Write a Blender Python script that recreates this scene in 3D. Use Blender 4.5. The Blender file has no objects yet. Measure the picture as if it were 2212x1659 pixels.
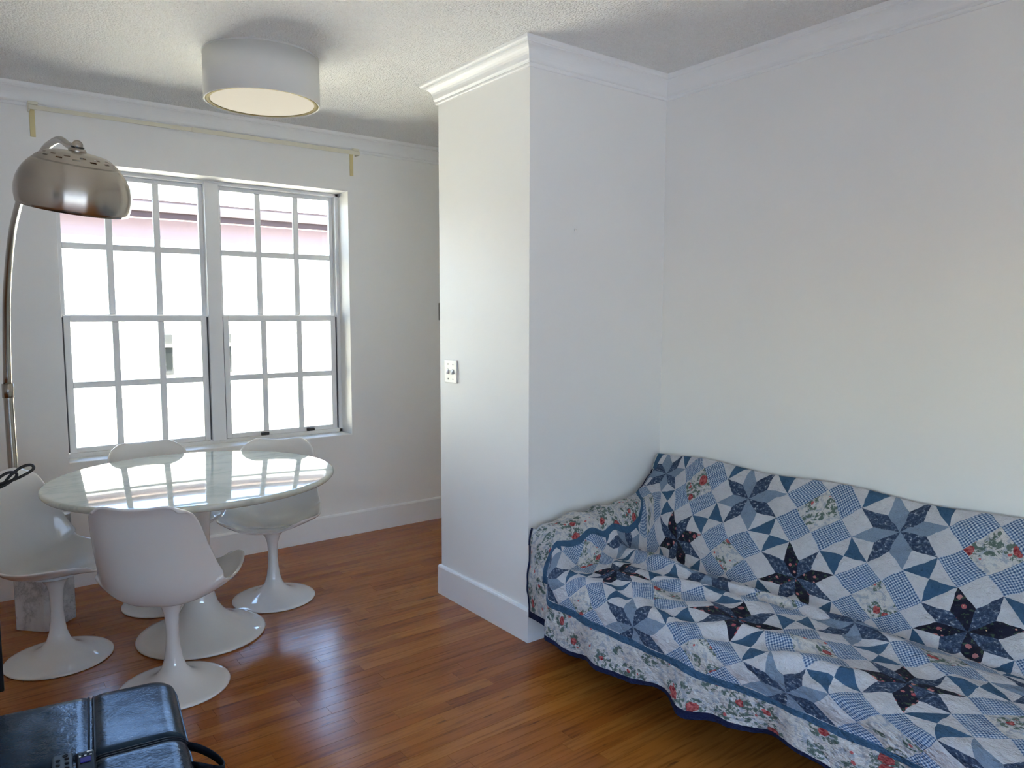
import bpy, math, random
from mathutils import Vector, Matrix, noise
random.seed(7)
scene = bpy.context.scene
COL = scene.collection
PI = math.pi

# ------------------------------------------------------------------ camera
cam_data = bpy.data.cameras.new('camera')
cam_data.sensor_width = 36.0
cam_data.lens = 1607.88 / 2212 * 36.0
cam_data.clip_start = 0.05
cam = bpy.data.objects.new('camera', cam_data)
COL.objects.link(cam)
yaw, pitch, roll = 0.649345, -0.0922416, 0.001045
fwd = Vector((math.sin(yaw) * math.cos(pitch), math.cos(yaw) * math.cos(pitch), math.sin(pitch)))
rt = Vector((math.cos(yaw), -math.sin(yaw), 0))
up = rt.cross(fwd)
r2 = rt * math.cos(roll) + up * math.sin(roll)
u2 = -rt * math.sin(roll) + up * math.cos(roll)
M = Matrix((r2, u2, -fwd)).transposed().to_4x4()
M.translation = Vector((0, 0, 1.5))
cam.matrix_world = M
scene.camera = cam

# ------------------------------------------------------------------ sky, sun, exposure
SKY_STRENGTH = 1.25
SUN_STRENGTH = 23.0
world = bpy.data.worlds.new('sky')
scene.world = world
world.use_nodes = True
wn = world.node_tree
wn.nodes.clear()
wo = wn.nodes.new('ShaderNodeOutputWorld')
wb = wn.nodes.new('ShaderNodeBackground')
ws = wn.nodes.new('ShaderNodeTexSky')
ws.sky_type = 'NISHITA'
ws.sun_disc = False
ws.sun_elevation = math.radians(65)
ws.sun_rotation = math.radians(160)
ws.air_density = 1.0
ws.dust_density = 0.4
ws.ozone_density = 1.2
wb.inputs['Strength'].default_value = SKY_STRENGTH
wn.links.new(ws.outputs[0], wb.inputs[0])
wn.links.new(wb.outputs[0], wo.inputs[0])

sun_data = bpy.data.lights.new('sun', 'SUN')
sun_data.energy = SUN_STRENGTH
sun_data.angle = math.radians(0.6)
sun_data.color = (1.0, 0.95, 0.86)
sun = bpy.data.objects.new('sun', sun_data)
COL.objects.link(sun)
sun.location = (3, -6, 9)
sun.rotation_euler = Vector((-0.18, 0.38, -0.90)).to_track_quat('-Z', 'Y').to_euler()

scene.view_settings.view_transform = 'Standard'
scene.view_settings.look = 'None'
scene.view_settings.gamma = 1.0
scene.view_settings.use_curve_mapping = False
scene.view_settings.exposure = 1.70
scene.cycles.use_denoising = True
scene.cycles.max_bounces = 14
scene.cycles.diffuse_bounces = 8
scene.cycles.glossy_bounces = 6
scene.cycles.transparent_max_bounces = 16
scene.cycles.caustics_reflective = False
scene.cycles.caustics_refractive = False
scene.cycles.sample_clamp_indirect = 12.0


# ------------------------------------------------------------------ helpers
def link(o, parent=None):
    COL.objects.link(o)
    if parent is not None:
        o.parent = parent
    return o


def tag(o, label, cat, group=None):
    o['label'] = label
    o['category'] = cat
    if group:
        o['group'] = group
    return o


def empty(name, loc=(0, 0, 0), rz=0.0, parent=None):
    o = bpy.data.objects.new(name, None)
    o.empty_display_size = 0.1
    o.location = loc
    o.rotation_euler = (0, 0, rz)
    return link(o, parent)


def mesh(name, verts, faces, mat, parent=None, smooth=False):
    me = bpy.data.meshes.new(name)
    me.from_pydata([tuple(v) for v in verts], [], faces)
    me.update()
    if smooth:
        me.polygons.foreach_set('use_smooth', [True] * len(me.polygons))
    if mat is not None:
        me.materials.append(mat)
    o = bpy.data.objects.new(name, me)
    return link(o, parent)


def structure(o):
    o['kind'] = 'structure'
    return o


class Geo:
    """collects simple solids into one mesh"""
    def __init__(self):
        self.v = []
        self.f = []

    def box(self, x0, x1, y0, y1, z0, z1):
        b = len(self.v)
        self.v += [(x0, y0, z0), (x1, y0, z0), (x1, y1, z0), (x0, y1, z0),
                   (x0, y0, z1), (x1, y0, z1), (x1, y1, z1), (x0, y1, z1)]
        self.f += [tuple(b + i for i in q) for q in
                   ((0, 3, 2, 1), (4, 5, 6, 7), (0, 1, 5, 4), (1, 2, 6, 5), (2, 3, 7, 6), (3, 0, 4, 7))]
        return self

    def lathe(self, prof, n=48, c=(0, 0, 0), close=False):
        b = len(self.v)
        m = len(prof)
        for i in range(n):
            a = 2 * PI * i / n
            for r, z in prof:
                self.v.append((c[0] + r * math.cos(a), c[1] + r * math.sin(a), c[2] + z))
        for i in range(n):
            j = (i + 1) % n
            for k in range(m if close else m - 1):
                l = (k + 1) % m
                self.f.append((b + i * m + k, b + j * m + k, b + j * m + l, b + i * m + l))
        return self

    def tube(self, path, rad, n=10, caps=True, flat=1.0):
        path = [Vector(p) for p in path]
        b = len(self.v)
        m = len(path)
        t0 = (path[1] - path[0]).normalized()
        ref = Vector((0, 0, 1)) if abs(t0.z) < 0.9 else Vector((1, 0, 0))
        nrm = t0.cross(ref).normalized()
        for i, p in enumerate(path):
            t = (path[min(i + 1, m - 1)] - path[max(i - 1, 0)]).normalized()
            nrm = (nrm - t * nrm.dot(t)).normalized()
            bi = t.cross(nrm)
            rr = rad[i] if isinstance(rad, (list, tuple)) else rad
            for k in range(n):
                a = 2 * PI * k / n
                self.v.append(tuple(p + nrm * (rr * math.cos(a)) + bi * (rr * flat * math.sin(a))))
        for i in range(m - 1):
            for k in range(n):
                l = (k + 1) % n
                self.f.append((b + i * n + k, b + i * n + l, b + (i + 1) * n + l, b + (i + 1) * n + k))
        if caps:
            self.f.append(tuple(b + k for k in reversed(range(n))))
            self.f.append(tuple(b + (m - 1) * n + k for k in range(n)))
        return self

    def prism(self, poly, z0, z1):
        b = len(self.v)
        n = len(poly)
        self.v += [(x, y, z0) for x, y in poly] + [(x, y, z1) for x, y in poly]
        self.f.append(tuple(b + i for i in reversed(range(n))))
        self.f.append(tuple(b + n + i for i in range(n)))
        for i in range(n):
            j = (i + 1) % n
            self.f.append((b + i, b + j, b + n + j, b + n + i))
        return self

    def build(self, name, mat, parent=None, smooth=False, bevel=0.0, seg=2):
        o = mesh(name, self.v, self.f, mat, parent, smooth)
        if bevel:
            md = o.modifiers.new('bevel', 'BEVEL')
            md.width = bevel
            md.segments = seg
            md.limit_method = 'ANGLE'
            md.angle_limit = math.radians(40)
            o.data.polygons.foreach_set('use_smooth', [True] * len(o.data.polygons))
            md.harden_normals = True
        return o


def catmull(pts, t):
    """pts list of tuples, t in 0..1"""
    n = len(pts) - 1
    x = max(0.0, min(0.999999, t)) * n
    i = int(x)
    f = x - i
    p0, p1, p2, p3 = pts[max(i - 1, 0)], pts[i], pts[i + 1], pts[min(i + 2, n)]
    return tuple(0.5 * (2 * b + (c - a) * f + (2 * a - 5 * b + 4 * c - d) * f * f + (3 * b - a - 3 * c + d) * f ** 3)
                 for a, b, c, d in zip(p0, p1, p2, p3))


def interp(x, xs, ys):
    if x <= xs[0]:
        return ys[0]
    for i in range(len(xs) - 1):
        if x <= xs[i + 1]:
            f = (x - xs[i]) / (xs[i + 1] - xs[i])
            return ys[i] + (ys[i + 1] - ys[i]) * f
    return ys[-1]


def sstep(a, b, x):
    t = max(0.0, min(1.0, (x - a) / (b - a)))
    return t * t * (3 - 2 * t)


# ------------------------------------------------------------------ node expression helper
class NT:
    def __init__(self, name):
        self.mat = bpy.data.materials.new(name)
        self.mat.use_nodes = True
        self.nt = self.mat.node_tree
        self.nt.nodes.clear()
        self.out = self.nt.nodes.new('ShaderNodeOutputMaterial')

    def new(self, t, **kw):
        n = self.nt.nodes.new(t)
        for k, v in kw.items():
            setattr(n, k, v)
        return n

    def put(self, sock, val):
        if isinstance(val, E):
            self.nt.links.new(val.s, sock)
        elif hasattr(val, 'is_output'):
            self.nt.links.new(val, sock)
        else:
            if isinstance(val, tuple) and len(val) == 3 and sock.type == 'RGBA':
                val = (*val, 1.0)
            sock.default_value = val

    def math(self, op, a, b=None, c=None):
        n = self.new('ShaderNodeMath', operation=op)
        self.put(n.inputs[0], a)
        if b is not None:
            self.put(n.inputs[1], b)
        if c is not None:
            self.put(n.inputs[2], c)
        return E(self, n.outputs[0])

    def mix(self, f, a, b):
        n = self.new('ShaderNodeMix', data_type='RGBA')
        self.put(n.inputs[0], f)
        self.put(n.inputs[6], a)
        self.put(n.inputs[7], b)
        return E(self, n.outputs[2])

    def noise(self, vec=None, scale=5.0, detail=2.0, rough=0.5, out=0):
        n = self.new('ShaderNodeTexNoise')
        if vec is not None:
            self.put(n.inputs['Vector'], vec)
        n.inputs['Scale'].default_value = scale
        n.inputs['Detail'].default_value = detail
        n.inputs['Roughness'].default_value = rough
        return E(self, n.outputs[out])

    def voronoi(self, vec=None, scale=5.0, out='Distance', feature='F1', rand=1.0):
        n = self.new('ShaderNodeTexVoronoi', feature=feature)
        if vec is not None:
            self.put(n.inputs['Vector'], vec)
        n.inputs['Scale'].default_value = scale
        n.inputs['Randomness'].default_value = rand
        return n

    def ramp(self, fac, stops):
        n = self.new('ShaderNodeValToRGB')
        el = n.color_ramp.elements
        while len(el) < len(stops):
            el.new(0.5)
        for e, (p, c) in zip(el, stops):
            e.position = p
            e.color = (*c, 1.0) if len(c) == 3 else c
        self.put(n.inputs[0], fac)
        return E(self, n.outputs[0])

    def combine(self, x, y, z=0.0):
        n = self.new('ShaderNodeCombineXYZ')
        for i, v in enumerate((x, y, z)):
            self.put(n.inputs[i], v)
        return E(self, n.outputs[0])

    def separate(self, v):
        n = self.new('ShaderNodeSeparateXYZ')
        self.put(n.inputs[0], v)
        return [E(self, o) for o in n.outputs]

    def bump(self, h, strength=0.3, dist=0.01):
        n = self.new('ShaderNodeBump')
        n.inputs['Strength'].default_value = strength
        n.inputs['Distance'].default_value = dist
        self.put(n.inputs['Height'], h)
        return E(self, n.outputs[0])

    def coord(self, which='Object'):
        return E(self, self.new('ShaderNodeTexCoord').outputs[which])

    def pos(self):
        return E(self, self.new('ShaderNodeNewGeometry').outputs['Position'])

    def principled(self, color, rough=0.5, metal=0.0, spec=0.5, normal=None, **kw):
        n = self.new('ShaderNodeBsdfPrincipled')
        self.put(n.inputs['Base Color'], color)
        self.put(n.inputs['Roughness'], rough)
        self.put(n.inputs['Metallic'], metal)
        n.inputs['Specular IOR Level'].default_value = spec
        if normal is not None:
            self.put(n.inputs['Normal'], normal)
        for k, v in kw.items():
            self.put(n.inputs[k.replace('_', ' ')], v)
        self.nt.links.new(n.outputs[0], self.out.inputs[0])
        return self.mat


class E:
    def __init__(self, t, s):
        self.t = t
        self.s = s

    def __add__(self, o): return self.t.math('ADD', self, o)
    def __radd__(self, o): return self.t.math('ADD', o, self)
    def __sub__(self, o): return self.t.math('SUBTRACT', self, o)
    def __rsub__(self, o): return self.t.math('SUBTRACT', o, self)
    def __mul__(self, o): return self.t.math('MULTIPLY', self, o)
    def __rmul__(self, o): return self.t.math('MULTIPLY', o, self)
    def __truediv__(self, o): return self.t.math('DIVIDE', self, o)
    def __gt__(self, o): return self.t.math('GREATER_THAN', self, o)
    def __lt__(self, o): return self.t.math('LESS_THAN', self, o)
    def abs(self): return self.t.math('ABSOLUTE', self)
    def floor(self): return self.t.math('FLOOR', self)
    def round(self): return self.t.math('ROUND', self)
    def sign(self): return self.t.math('SIGN', self)
    def mod2(self): return self.t.math('FLOORED_MODULO', self, 2.0)
    def max(self, o): return self.t.math('MAXIMUM', self, o)
    def min(self, o): return self.t.math('MINIMUM', self, o)


def simple(name, color, rough=0.5, metal=0.0, spec=0.5, bump=None):
    t = NT(name)
    nrm = None
    if bump:
        nrm = t.bump(t.noise(t.coord('Object'), bump[0], 3.0), bump[1], bump[2])
    return t.principled(color, rough, metal, spec, nrm)


# ------------------------------------------------------------------ materials
def m_paint(name, col, rough=0.5):
    t = NT(name)
    p = t.pos()
    n = t.noise(p, 90.0, 3.0)
    tint = t.noise(p, 0.9, 2.0)
    c = t.mix(tint, tuple(x * 0.975 for x in col), col)
    return t.principled(c, rough, 0, 0.35, t.bump(n, 0.06, 0.003))


M_WALL = m_paint('wall_paint', (0.87, 0.86, 0.835), 0.55)
M_TRIM = m_paint('trim_paint', (0.87, 0.87, 0.86), 0.32)


def m_popcorn():
    t = NT('popcorn_plaster')
    p = t.pos()
    a = t.noise(p, 62.0, 3.0, 0.6)
    v = E(t, t.voronoi(p, 110.0).outputs['Distance'])
    h = a * 1.3 - v * 0.8
    c = t.mix(t.noise(p, 60.0, 2.0), (0.82, 0.815, 0.79), (0.89, 0.89, 0.87))
    return t.principled(c, 0.85, 0, 0.2, t.bump(h, 0.7, 0.014))


M_CEIL = m_popcorn()


def m_wood():
    t = NT('varnished_oak')
    inf = t.new('ShaderNodeObjectInfo')
    rnd = E(t, inf.outputs['Random'])
    p = t.pos()
    x, y, z = t.separate(p)
    gv = t.combine(x * 1.6 + rnd * 37.0, y * 26.0 + rnd * 91.0, z)
    grain = t.noise(gv, 2.2, 5.0, 0.62)
    fine = t.noise(t.combine(x * 6.0 + rnd * 11.0, y * 160.0, z), 2.0, 3.0, 0.6)
    base = t.ramp(rnd, [(0.0, (0.290, 0.082, 0.014)), (0.25, (0.345, 0.107, 0.018)),
                        (0.6, (0.375, 0.124, 0.021)), (0.85, (0.415, 0.150, 0.028)), (1.0, (0.320, 0.094, 0.017))])
    dark = t.ramp(grain, [(0.30, (0.50, 0.44, 0.40)), (0.52, (1, 1, 1)), (0.8, (1.12, 1.10, 1.05))])
    mul = t.new('ShaderNodeMix', data_type='RGBA', blend_type='MULTIPLY')
    mul.inputs[0].default_value = 0.85
    t.put(mul.inputs[6], base)
    t.put(mul.inputs[7], dark)
    knots = t.noise(t.combine(x * 2.2 + rnd * 5.0, y * 14.0, z), 2.3, 2.0)
    k = t.ramp(knots, [(0.69, (0, 0, 0)), (0.76, (1, 1, 1))])
    c = t.mix(k * 0.75, E(t, mul.outputs[2]), (0.07, 0.022, 0.008))
    rough = t.noise(p, 7.0, 3.0) * 0.14 + 0.14
    wav = t.noise(t.combine(x * 3.0, y * 22.0 + rnd * 60.0, z), 1.0, 2.0)
    nrm = t.bump(wav * 1.0 + fine * 0.12, 0.22, 0.004)
    return t.principled(c, rough, 0, 0.30, nrm)


M_WOOD = m_wood()
M_SUBFLOOR = simple('subfloor_dark', (0.035, 0.014, 0.006), 0.8)
M_ALU = simple('window_white_metal', (0.83, 0.83, 0.83), 0.38, 0.0, 0.5, (60, 0.05, 0.002))
M_BLACK = simple('black_plastic', (0.012, 0.012, 0.014), 0.35)
M_RUBBER = simple('black_rubber_cord', (0.010, 0.010, 0.011), 0.45)
M_DARKGAP = simple('dark_weatherstrip', (0.10, 0.10, 0.11), 0.6)


def m_glass():
    t = NT('window_glass')
    tr = t.new('ShaderNodeBsdfTransparent')
    tr.inputs[0].default_value = (0.96, 0.975, 0.97, 1)
    gl = t.new('ShaderNodeBsdfGlossy')
    gl.inputs['Roughness'].default_value = 0.02
    fr = t.new('ShaderNodeFresnel')
    fr.inputs[0].default_value = 1.45
    mx = t.new('ShaderNodeMixShader')
    t.nt.links.new(fr.outputs[0], mx.inputs[0])
    t.nt.links.new(tr.outputs[0], mx.inputs[1])
    t.nt.links.new(gl.outputs[0], mx.inputs[2])
    t.nt.links.new(mx.outputs[0], t.out.inputs[0])
    return t.mat


M_GLASS = m_glass()

# ------------------------------------------------------------------ room shell
CEIL = 2.67
# inner outline of the room, counter-clockwise from above
ROOM = [(-2.0, -1.6), (2.94, -1.6), (2.94, 2.595), (2.065, 2.595), (2.065, 3.345), (3.9, 3.345), (3.9, 4.645), (-2.0, 4.645)]
WX0, WX1, WZ0, WZ1 = 0.497, 2.163, 0.692, 2.313     # window opening in the far wall

# floor: dark subfloor with separate oak strips on it
floor = Geo().box(-2.2, 4.1, -1.8, 4.95, -0.16, -0.014).build('floor', M_SUBFLOOR)
structure(floor)
BW = 0.061
board_me = Geo().box(-0.5, 0.5, -0.5, 0.5, -0.5, 0.5)
bm0 = bpy.data.meshes.new('board')
bm0.from_pydata(board_me.v, [], board_me.f)
bm0.update()
bm0.materials.append(M_WOOD)
rest = Geo()
nb = 0
row = 0
y = -1.6
while y < 4.645:
    y1 = min(y + BW, 4.645)
    xa, xb = -2.0, (3.9 if y > 3.34 else 2.94)
    x = xa - random.uniform(0.0, 0.9)
    while x < xb:
        L = random.choice((random.uniform(0.35, 0.8), random.uniform(0.7, 1.5)))
        x0, x1 = max(x, xa), min(x + L, xb)
        if xb - x1 < 0.15:
            x1 = xb
        x = x + L if x1 < xb else xb
        if x1 - x0 < 0.05:
            continue
        hid = y > 2.5 and y < 3.4 and x0 > 2.2
        vis = y > 0.75 and x1 > 0.02 * y - 0.05 and x0 < 0.35 + 0.75 * y and not hid and not (y < 2.6 and x0 > 2.05)
        if vis and nb < 300:
            o = bpy.data.objects.new('board', bm0)
            o.location = ((x0 + x1) / 2, (y + y1) / 2, -0.0075 + random.uniform(-0.00025, 0.0))
            o.scale = (x1 - x0 - 0.0010, y1 - y - 0.0010, 0.015)
            link(o, floor)
            nb += 1
        else:
            rest.box(x0 + 0.0005, x1 - 0.0005, y + 0.0005, y1 - 0.0005, -0.015, 0.0)
    y = y1
ro = rest.build('outlying_boards', M_WOOD, floor)
ro['kind'] = 'stuff'

ceiling = Geo().box(-2.2, 4.1, -1.8, 5.2, CEIL, CEIL + 0.3).build('ceiling', M_CEIL)
structure(ceiling)
RX0, RX1, RZ0, RZ1 = -1.85, 1.5, 0.08, 1.6           # glazed opening added behind the camera for fill light
g = Geo()
g.box(-2.0, RX0, -1.8, -1.6, 0, CEIL).box(RX1, 2.94, -1.8, -1.6, 0, CEIL)
g.box(RX0, RX1, -1.8, -1.6, 0, RZ0).box(RX0, RX1, -1.8, -1.6, RZ1, CEIL)
structure(g.build('wall_rear', M_WALL))
structure(Geo().box(-3.2, 4.1, -3.5, -1.8, CEIL + 0.02, CEIL + 0.16).build('sun_block_canopy', M_TRIM))  # unseen canopy added to keep the sun out of the rear opening
structure(Geo().box(2.94, 3.14, -1.8, 2.595, 0, CEIL).build('wall_right', M_WALL))
structure(Geo().box(2.065, 3.9, 2.595, 3.345, 0, CEIL).build('wall_partition', M_WALL))
structure(Geo().box(3.9, 4.1, 3.345, 4.645, 0, CEIL).build('wall_passage', M_WALL))
g = Geo()
g.box(-2.2, WX0, 4.645, 4.92, 0, CEIL).box(WX1, 4.1, 4.645, 4.92, 0, CEIL)
g.box(WX0, WX1, 4.645, 4.92, 0, WZ0).box(WX0, WX1, 4.645, 4.92, WZ1, CEIL)
structure(g.build('wall_back', M_WALL))
LY0, LY1, LZ0, LZ1 = -1.3, 0.2, 0.9, 1.9              # side window added for fill light, also behind the camera
g = Geo()
g.box(-2.2, -2.0, -1.8, LY0, 0, CEIL).box(-2.2, -2.0, LY1, 4.645, 0, CEIL)
g.box(-2.2, -2.0, LY0, LY1, 0, LZ0).box(-2.2, -2.0, LY0, LY1, LZ1, CEIL)
structure(g.build('wall_left', M_WALL))


def inset(i, d):
    n = len(ROOM)
    p, c, q = Vector(ROOM[i - 1]), Vector(ROOM[i % n]), Vector(ROOM[(i + 1) % n])
    a = (c - p).normalized()
    b = (q - c).normalized()
    na, nb_ = Vector((-a.y, a.x)), Vector((-b.y, b.x))
    return c + (na + nb_) * (d / (1 + na.dot(nb_)))


def moulding(name, i, prof, mat):
    v, f = [], []
    m = len(prof)
    for k in (i, i + 1):
        for d, z in prof:
            p = inset(k % len(ROOM), d)
            v.append((p.x, p.y, z))
    for k in range(m):
        l = (k + 1) % m
        f.append((k, l, m + l, m + k))
    f.append(tuple(range(m))[::-1])
    f.append(tuple(range(m, 2 * m)))
    return structure(mesh(name, v, f, mat))


cr = [(0.0, -0.104), (0.009, -0.104), (0.012, -0.100), (0.012, -0.092), (0.009, -0.089), (0.016, -0.084), (0.019, -0.079)]
for k in range(9):
    a = k / 8 * PI / 2
    cr.append((0.019 + 0.041 * (1 - math.cos(a)), -0.079 + 0.055 * math.sin(a)))
cr += [(0.060, -0.020), (0.066, -0.018), (0.071, -0.012), (0.072, -0.006), (0.072, 0.0), (0.0, 0.0)]
crown = [(d, CEIL + z) for d, z in cr]
base_prof = [(0, 0.0), (0.016, 0.0), (0.016, 0.148), (0.013, 0.156), (0.010, 0.160), (0, 0.160)]
for i in range(8):
    moulding('trim_%d' % (i + 1), i, crown, M_TRIM)
for i, side in enumerate(('rear', 'right', 'partition_front', 'partition_side', 'partition_back', 'passage', 'back', 'left')):
    moulding('baseboard_' + side, i, base_prof, M_TRIM)

# ------------------------------------------------------------------ double hung window
FY = 4.80      # room side of the window frame
win = structure(empty('window_1', (0, 0, 0)))
g = Geo()
g.box(WX0, WX0 + 0.018, FY, 4.90, WZ0, WZ1).box(WX1 - 0.022, WX1, FY, 4.90, WZ0, WZ1)
g.box(WX0, WX1, FY, 4.90, WZ1 - 0.02, WZ1).box(WX0, WX1, FY, 4.90, WZ0, WZ0 + 0.026)
g.build('window_frame', M_ALU, win, bevel=0.002)
MX0, MX1 = 1.295, 1.378
Geo().box(MX0, MX1, FY - 0.006, 4.90, WZ0 + 0.02, WZ1 - 0.01).build('mullion', M_ALU, win, bevel=0.003)
Geo().box(WX0 + 0.001, WX1 - 0.001, 4.650, FY - 0.001, WZ0 - 0.012, WZ0 + 0.003).build('window_sill', M_TRIM, win, bevel=0.002)
MID = 1.485


def sash(x0, x1, z0, z1, yb, st, top, bot):
    """one sash with three by two panes"""
    s = Geo()
    d = 0.026
    s.box(x0, x0 + st, yb, yb + d, z0, z1).box(x1 - st, x1, yb, yb + d, z0, z1)
    s.box(x0 + st, x1 - st, yb, yb + d, z0, z0 + bot).box(x0 + st, x1 - st, yb, yb + d, z1 - top, z1)
    so = s.build('sash', M_ALU, win, bevel=0.002)
    ax0, ax1, az0, az1 = x0 + st, x1 - st, z0 + bot, z1 - top
    mw = 0.035
    pw = (ax1 - ax0 - 2 * mw) / 3
    ph = (az1 - az0 - mw) / 2
    for k in (1, 2):
        mx = ax0 + k * pw + (k - 1) * mw
        Geo().box(mx, mx + mw, yb + 0.002, yb + 0.022, az0, az1).build('muntin', M_ALU, so, bevel=0.003)
    Geo().box(ax0, ax1, yb + 0.003, yb + 0.021, az0 + ph, az0 + ph + mw).build('muntin', M_ALU, so, bevel=0.003)
    for a in range(3):
        for b in range(2):
            px = ax0 + a * (pw + mw)
            pz = az0 + b * (ph + mw)
            Geo().box(px - 0.004, px + pw + 0.004, yb + 0.010, yb + 0.014, pz - 0.004, pz + ph + 0.004).build('pane', M_GLASS, so)
    return so


for (x0, x1) in ((WX0 + 0.018, MX0), (MX1, WX1 - 0.022)):
    sash(x0, x1, MID - 0.012, WZ1 - 0.02, 4.850, 0.024, 0.024, 0.030)       # upper, outer track
    lo = sash(x0 + 0.008, x1 - 0.008, WZ0 + 0.026, MID + 0.010, 4.815, 0.034, 0.036, 0.028)
    Geo().box(x0 + 0.001, x0 + 0.007, 4.812, 4.84, WZ0 + 0.03, MID).box(x1 - 0.007, x1 - 0.001, 4.812, 4.84, WZ0 + 0.03, MID).build('weatherstrip', M_DARKGAP, win)
    if x0 > 1:
        for hx in (1.625, 1.935):
            Geo().box(hx - 0.026, hx + 0.026, 4.797, 4.8155, WZ0 + 0.0265, WZ0 + 0.046).build('sash_lift', M_BLACK, lo, bevel=0.003)

# unseen glazed opening added behind the camera for fill light (outside the picture)
fill_win2 = structure(empty('fill_window_rear', (0, -1.7, 0)))
g = Geo()
g.box(RX0, RX0 + 0.05, -0.05, 0.05, RZ0, RZ1).box(RX1 - 0.05, RX1, -0.05, 0.05, RZ0, RZ1)
g.box(RX0 + 0.05, RX1 - 0.05, -0.05, 0.05, RZ0, RZ0 + 0.05).box(RX0 + 0.05, RX1 - 0.05, -0.05, 0.05, RZ1 - 0.05, RZ1)
g.build('window_frame', M_ALU, fill_win2)
for k in range(3):
    a = RX0 + 0.05 + k * (RX1 - RX0 - 0.1) / 3
    b = RX0 + 0.05 + (k + 1) * (RX1 - RX0 - 0.1) / 3
    Geo().box(a, b, -0.003, 0.003, RZ0 + 0.05, RZ1 - 0.05).build('pane', M_GLASS, fill_win2)
    if k:
        Geo().box(a - 0.02, a + 0.02, -0.03, 0.03, RZ0 + 0.05, RZ1 - 0.05).build('mullion', M_ALU, fill_win2)

fill_win3 = structure(empty('fill_window_left', (-2.1, 0, 0)))  # second unseen window, added on the left for fill light
g = Geo()
g.box(-0.05, 0.05, LY0, LY0 + 0.05, LZ0, LZ1).box(-0.05, 0.05, LY1 - 0.05, LY1, LZ0, LZ1)
g.box(-0.05, 0.05, LY0 + 0.05, LY1 - 0.05, LZ0, LZ0 + 0.05).box(-0.05, 0.05, LY0 + 0.05, LY1 - 0.05, LZ1 - 0.05, LZ1)
g.build('window_frame', M_ALU, fill_win3)
Geo().box(-0.003, 0.003, LY0 + 0.05, LY1 - 0.05, LZ0 + 0.05, LZ1 - 0.05).build('pane', M_GLASS, fill_win3)

# ------------------------------------------------------------------ outdoors
M_STUCCO = simple('pale_stucco', (0.80, 0.745, 0.58), 0.9, 0, 0.2, (30, 0.3, 0.01))
M_FASCIA = simple('gutter_pink_brown', (0.062, 0.048, 0.047), 0.8, 0, 0.1)
M_FASCIA_D = simple('fascia_brown', (0.030, 0.020, 0.020), 0.9, 0, 0.05)
M_SOFFIT = simple('soffit_pink', (0.36, 0.27, 0.25), 0.8)
M_EAVE_SHADE = simple('eave_shade_pink', (0.125, 0.098, 0.108), 0.9, 0, 0.1)  # the eave's shade put into a darker colour
M_ROOF = simple('pale_roof', (0.62, 0.62, 0.62), 0.9, 0, 0.2, (25, 0.4, 0.02))
M_GROUND = simple('grey_paving', (0.33, 0.345, 0.37), 0.95, 0, 0.1, (8, 0.6, 0.02))
M_PAVE = simple('pale_concrete', (0.62, 0.59, 0.51), 0.9, 0, 0.2, (8, 0.2, 0.01))
M_DARKPANE = simple('dark_window_pane', (0.006, 0.007, 0.006), 0.6, 0, 0.1)
M_GREYFRAME = simple('grey_window_frame', (0.030, 0.030, 0.027), 0.7, 0, 0.1)

ground = Geo().box(-40, 45, -40, 60, -0.9, -0.5).build('ground', M_GROUND)
structure(ground)
structure(Geo().box(-12, 14, -7.2, -7.0, -0.5, 2.6).build('sky_block_wall', M_GROUND))  # unseen wall added to cut low sky light at the rear opening
structure(Geo().box(-8, 16, 4.95, 9.3, -0.5, -0.46).build('paved_yard', M_PAVE))
FW = 9.35
house = empty('neighbouring_house', (3.0, FW, -0.5))
tag(house, 'pale stucco house with pink brown eave seen through the window', 'house')


def hb(name, mat, x0, x1, y0, y1, z0, z1, parent=house):
    return Geo().box(x0 - 3.0, x1 - 3.0, y0 - FW, y1 - FW, z0 + 0.5, z1 + 0.5).build(name, mat, parent)


hb('wall', M_STUCCO, -8, 16, FW, FW + 6, -0.5, 2.62)
hb('soffit', M_SOFFIT, -8.3, 16.3, 9.0, FW, 2.58, 2.62)
hb('fascia', M_FASCIA_D, -8.3, 16.3, 8.985, 9.02, 2.56, 2.625)
hb('gutter', M_FASCIA, -8.3, 16.3, 8.95, 9.02, 2.625, 2.735)
hb('eave_shade_strip', M_EAVE_SHADE, -8, 16, FW - 0.03, FW, 2.36, 2.58)  # dark strip painted in place of the eave's shade on the wall
hb('drip_edge', M_FASCIA_D, -8.3, 16.3, 8.945, 8.97, 2.735, 2.748)
rf = Geo()
rf.v = [(-11.4, 8.97 - FW, 3.24), (13.4, 8.97 - FW, 3.24), (13.4, 12.4 - FW, 4.2), (-11.4, 12.4 - FW, 4.2),
        (-11.4, 8.97 - FW, 3.20), (13.4, 8.97 - FW, 3.20), (13.4, 12.4 - FW, 3.12), (-11.4, 12.4 - FW, 3.12)]
rf.f = [(0, 1, 2, 3), (7, 6, 5, 4), (0, 4, 5, 1), (1, 5, 6, 2), (2, 6, 7, 3), (3, 7, 4, 0)]
rf.build('roof', M_ROOF, house)
sc_ = FW / 9.0
for wx0, wx1 in ((1.875, 2.02), (2.365, 2.66)):
    wx0 *= sc_
    wx1 *= sc_
    w = hb('window', M_GREYFRAME, wx0, wx1, FW - 0.05, FW + 0.01, 0.80, 1.27)
    hb('pane', M_DARKPANE, wx0 + 0.015, wx1 - 0.015, FW - 0.06, FW - 0.05, 0.87, 1.12, w)
    hb('window_ledge', M_STUCCO, wx0 - 0.02, wx1 + 0.02, FW - 0.09, FW - 0.05, 1.125, 1.16, w)
    hb('window_head', M_STUCCO, wx0 - 0.02, wx1 + 0.02, FW - 0.08, FW + 0.01, 1.39, 1.43)

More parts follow.
